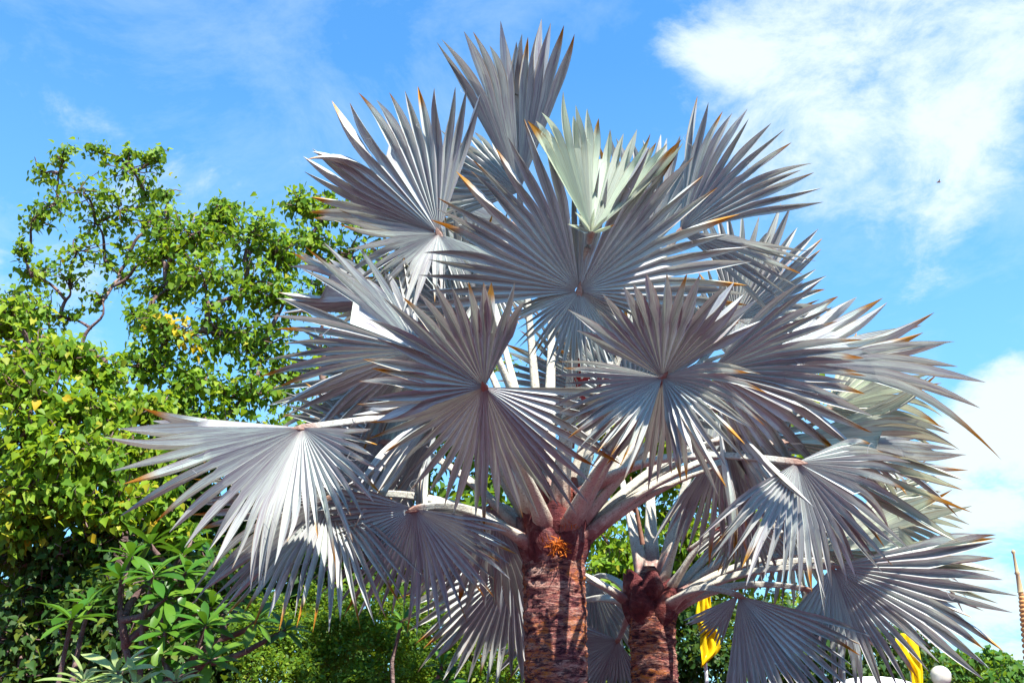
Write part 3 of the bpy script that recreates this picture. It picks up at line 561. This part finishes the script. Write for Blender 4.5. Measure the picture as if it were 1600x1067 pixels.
# ---------------------------------------------------------------- plumeria
def plum_leaf(tone, mat):
    V = []; F_ = []; n = 7
    for i in range(n):
        t = i / (n - 1); w = .155 * (math.sin(math.pi * min(1, t * .93 + .04)) ** .8) * (0.45 + .75 * t) * (1 if t < .97 else .25); z = .12 * t - .3 * t * t
        V += [(-w, t, z + .18 * w), (0, t, z - .01), (w, t, z + .18 * w)]
    for i in range(n - 1):
        a = 3 * i; F_ += [(a, a + 1, a + 4, a + 3), (a + 1, a + 2, a + 5, a + 4)]
    me = mesh_np('leaf', np.array(V), [np.array(F_)], None, np.full(len(V), tone)); me.materials.append(mat); return me
PL = [plum_leaf(t, M_PLUM) for t in (.2, .5, .8, 1.0)]; PP = [plum_leaf(t, M_PALE) for t in (.2, .6, 1.0)]
def plumeria(label, basepx, spots, meshes, seed, llen=.3, nleaf=13):
    rng = np.random.default_rng(seed); b = at(*basepx); g = np.array([b[0], b[1], 0]); root = thing('plumeria_shrub', label, 'shrub', g, 'long-leaved shrubs')
    mb = MB(); hubz = np.array([g[0], g[1], .5]); mb.tube([(g[0], g[1], -.03), hubz], [.06, .05], 8); done = [hubz]
    ends = []
    for sp in spots:
        e = at(*sp[:3]); src = min(done, key=lambda q: np.linalg.norm(q - e) + (1.0 if q[2] > e[2] - .12 else 0)); cp = curve_pts(src, e, 7, rng, .06, -.05)
        mb.tube(cp, np.linspace(.032, .016, 7), 7); done.append(cp[3]); ends.append((e, nrm(cp[-1] - cp[-2]), sp[3] if len(sp) > 3 else 1))
    part('branch', mb, M_BARK, root)
    for e, tv, sc in ends:
        ax = nrm(tv * .25 + np.array([0, -.35, .85]) + rng.normal(0, .18, 3)); rb = MB(); rb.tube([e - ax * .05, e + ax * .03], [.016, .006], 6); ro = part('rosette', rb, M_BARK, root)
        a = nrm(np.cross(ax, [1, .1, 0])); bb = np.cross(ax, a); ph = rng.uniform(0, 6)
        for i in range(nleaf):
            q = ph + i * 2.39996; el = R_(62 - 72 * (i / nleaf) ** .8 + rng.normal(0, 8)); rd = math.cos(q) * a + math.sin(q) * bb; d = math.cos(el) * rd + math.sin(el) * ax; d = nrm(d - np.array([0, 0, .12])); x = np.cross(d, ax); x = nrm(x); nn = np.cross(x, d)
            s = llen * sc * rng.uniform(.7, 1.1) * (.6 + .4 * min(1, i / 4)); o = bpy.data.objects.new('leaf', meshes[rng.integers(len(meshes))]); C.objects.link(o); o.parent = ro
            M = Matrix(((x[0], d[0], nn[0]), (x[1], d[1], nn[1]), (x[2], d[2], nn[2]))).to_4x4() @ Matrix.Diagonal((s, s, s, 1)); o.matrix_local = Matrix.Translation(Vector(e + ax * .01 - ax * .03 * i / nleaf)) @ M
plumeria('green plumeria shrub with broad leaf rosettes below the lowest left frond', (300, 1100, 8.2),
    [(240, 900, 7.7, 1.1), (205, 870, 8.1), (190, 905, 7.8), (285, 868, 8.2), (300, 845, 8.4), (235, 850, 8.3), (260, 935, 7.7), (310, 915, 8), (335, 890, 8.3), (330, 950, 7.9), (258, 988, 7.6), (322, 978, 7.6), (400, 970, 7.8), (345, 955, 8.1), (328, 1032, 7.4), (250, 1025, 7.6), (445, 985, 8.1, .8), (380, 930, 8.4, .8), (290, 895, 7.9)], PL, 51)
plumeria('single plumeria stem with one wide rosette among the dark creepers', (115, 1100, 8.0), [(112, 968, 7.5, 1.15), (140, 945, 7.9, .9)], PL, 52)
plumeria('pale variegated shrub with cream-green leaf rosettes', (160, 1130, 7.0), [(185, 1052, 6.7, 1.05), (130, 1068, 6.7, .9), (210, 1075, 6.6), (275, 1066, 6.8, .7)], PP, 53)
plumeria('slender long-leaved shrub peeping from the hedge near the large trunk', (690, 1110, 9.4), [(628, 970, 9.2, .7), (690, 1040, 9, .75), (700, 1062, 8.9, .7)], PL, 54)

# ---------------------------------------------------------------- flags, lamp, canopy, spire
def flag_mat():
    m, nt, out = newmat('yellow_cloth'); n = nz(nt, objco(nt), 25, 4, 0.6); c = mixc(nt, n, (0.82, 0.58, 0.008), (0.88, 0.66, 0.012))
    b = pbsdf(nt, c, 0.75, 0.15, n, 0.1, 0.005); T = nd(nt, 'ShaderNodeBsdfTranslucent'); nt.links.new(c, T.inputs[0]); mx = nd(nt, 'ShaderNodeMixShader', Fac=.35)
    nt.links.new(b.outputs[0], mx.inputs[1]); nt.links.new(T.outputs[0], mx.inputs[2]); nt.links.new(mx.outputs[0], out.inputs[0]); return m
M_FLAG = flag_mat()
def flag(label, polepx, ptop, Y, outline, seed):
    """outline rows: (py, left px, right px)"""
    g = at(polepx, 1060, Y); gx, gy = g[0], g[1]; top = at(polepx, ptop, Y); root = thing('flag_on_pole', label, 'flag', (gx, gy, 0), 'yellow flags')
    mb = MB(); mb.tube([(gx, gy, -.05), (gx, gy, top[2] * .5), (gx, gy, top[2])], [.018, .018, .015], 10); part('pole', mb, M_POLE, root)
    P = np.zeros((40, 15, 3)); ys = [o[0] for o in outline]
    for i in range(40):
        y = ys[0] + (ys[-1] - ys[0]) * i / 39; l = np.interp(y, ys, [o[1] for o in outline]); r = np.interp(y, ys, [o[2] for o in outline])
        for j in range(15):
            q = j / 14; p = at(l + (r - l) * q, y, Y); p[1] += -.045 + .03 * math.sin(q * 9 + i * .13 + seed) + .018 * math.sin(q * 17 - i * .2); P[i, j] = p
    fb = MB(); fb.grid(P); fo = part('flag_cloth', fb, M_FLAG, root); sm = fo.modifiers.new('thickness', 'SOLIDIFY'); sm.thickness = .004
flag('limp yellow flag hanging beside the smaller palm trunk', 1104, 912, 9.4, [(911, 1095, 1104), (930, 1091, 1108), (966, 1085, 1111), (975, 1090, 1112), (990, 1094, 1121), (1012, 1092, 1124), (1020, 1093, 1120), (1042, 1094, 1096)], 0)
flag('yellow flag drooping under the rightmost fronds beside the globe lamp', 1425, 985, 12.5, [(990, 1398, 1428), (1010, 1396, 1432), (1030, 1408, 1438), (1050, 1420, 1441), (1075, 1424, 1440), (1095, 1426, 1436)], 2)
def lathe(mb, prof, cx, cy, sides=32, t=.5):
    P = np.array([[(cx + r * math.cos(2 * math.pi * j / sides), cy + r * math.sin(2 * math.pi * j / sides), z) for j in range(sides)] for r, z in prof]); mb.grid(P, None, t, close=True)
def lamp():
    c = at(1470, 1056, 15); r = .15; root = thing('globe_lamp', 'white globe lamp on a post beside the drooping yellow flag', 'lamp', (c[0], c[1], 0))
    mb = MB(); lathe(mb, [(r * math.sin(math.pi * i / 16) * (1 if i > 8 else .96) + .0005, c[2] - r * math.cos(math.pi * i / 16)) for i in range(17)], c[0], c[1]); part('globe', mb, plain('opal_glass', (.5, .46, .38), .25, .5, .03, 5), root)
    mb = MB(); lathe(mb, [(.14, 0), (.14, .04), (.05, .1), (.04, .5), (.035, c[2] - r - .08), (.07, c[2] - r - .05), (.08, c[2] - r + .03)], c[0], c[1], 20); part('post', mb, plain('lamp_post_paint', (.04, .05, .05), .4, .5), root)
lamp()
def canopy():
    c = at(1362, 1056, 14); top = c[2]; root = thing('garden_canopy', 'white domed garden canopy behind the drooping yellow flag', 'canopy', (c[0], c[1], 0)); m = plain('canopy_cloth', (.8, .79, .78), .7, .2, .03, 3)
    mb = MB(); n, k = 9, 8; R0 = 1.15
    for s_ in range(k):
        P = np.zeros((n, 7, 3))
        for i in range(n):
            for j in range(7):
                q = 2 * math.pi * (s_ + j / 6) / k; rr = R0 * i / (n - 1); sagf = 1 - .06 * math.sin(math.pi * j / 6) * i / (n - 1); P[i, j] = (c[0] + rr * sagf * math.cos(q), c[1] + rr * sagf * math.sin(q), top - .42 * (i / (n - 1)) ** 2.0)
        pm = MB(); pm.grid(P); part('canopy_panel', pm, m, root)
    for s_ in range(4):
        q = math.pi / 4 + s_ * math.pi / 2; x, y = c[0] + 1.05 * math.cos(q), c[1] + 1.05 * math.sin(q); pm = MB(); pm.tube([(x, y, 0), (x, y, 1), (x, y, top - .37)], .025, 8); part('leg', pm, M_POLE, root)
canopy()
def spire():
    tip = at(1582.5, 858, 72); cx, cy = at(1582.5, 858, 72)[0], 72.0; H = tip[2]; root = thing('temple_spire', 'slender orange ringed temple spire rising behind the far trees', 'spire', (cx, cy, 0))
    stone = bark_material('weathered_brick', (.32, .13, .04), (.52, .25, .09), (.58, .36, .16), (.52, .24, .08), 1.0); pale = plain('pale_plaster', (.42, .29, .15), .7, .3, .15, 3)
    mb = MB(); lathe(mb, [(.02, H), (.12, H - .1), (.15, H - .22), (.08, H - .35), (.13, H - 1.6), (.2, H - 1.75), (.13, H - 1.85), (.2, H - 3.0), (.24, H - 3.1)], cx, cy, 16); part('finial', mb, pale, root)
    n = 20; z = H - 3.1
    for i in range(n):
        h = .26 + .012 * i; r0 = .19 + .034 * i; mb = MB(); lathe(mb, [(r0 * .72, z), (r0, z - h * .3), (r0 * 1.02, z - h * .65), (r0 * .78, z - h)], cx, cy, 20); part('ring', mb, stone, root); z -= h
    mb = MB(); lathe(mb, [(.95, z + .05), (1.5, z - .2), (1.5, z - .7), (1.15, z - .8), (1.6, z - 1.6), (2.1, z - 2.6), (2.6, z - 3.2), (3.1, z - 3.3), (3.1, max(z - 4, .6)), (3.8, max(z - 4, .6) - .05), (3.8, -.1)], cx, cy, 32); part('bell', mb, stone, root)
spire()
def bird():
    c = at(1467, 285, 45); mb = MB(); mb.tube([c + np.array([x, 0, z]) for x, z in ((-.12, 0), (-.05, .01), (.05, .01), (.11, .03))], [.008, .035, .035, .01], 8); b = obj('bird', mb, M_DRY)
    for s_ in (-1, 1):
        w = MB(); P = np.zeros((5, 3, 3))
        for i in range(5):
            q = i / 4
            for j in range(3): P[i, j] = c + np.array([(-.045 + .045 * j) * (1 - .8 * q) - .03 * q, s_ * .2 * q, .02 + .05 * q + .004 * (j == 1)])
        w.grid(P); obj('wing', w, M_DRY, b)
    tag(b, 'tiny dark bird flying against the large white cloud', 'bird')
bird()
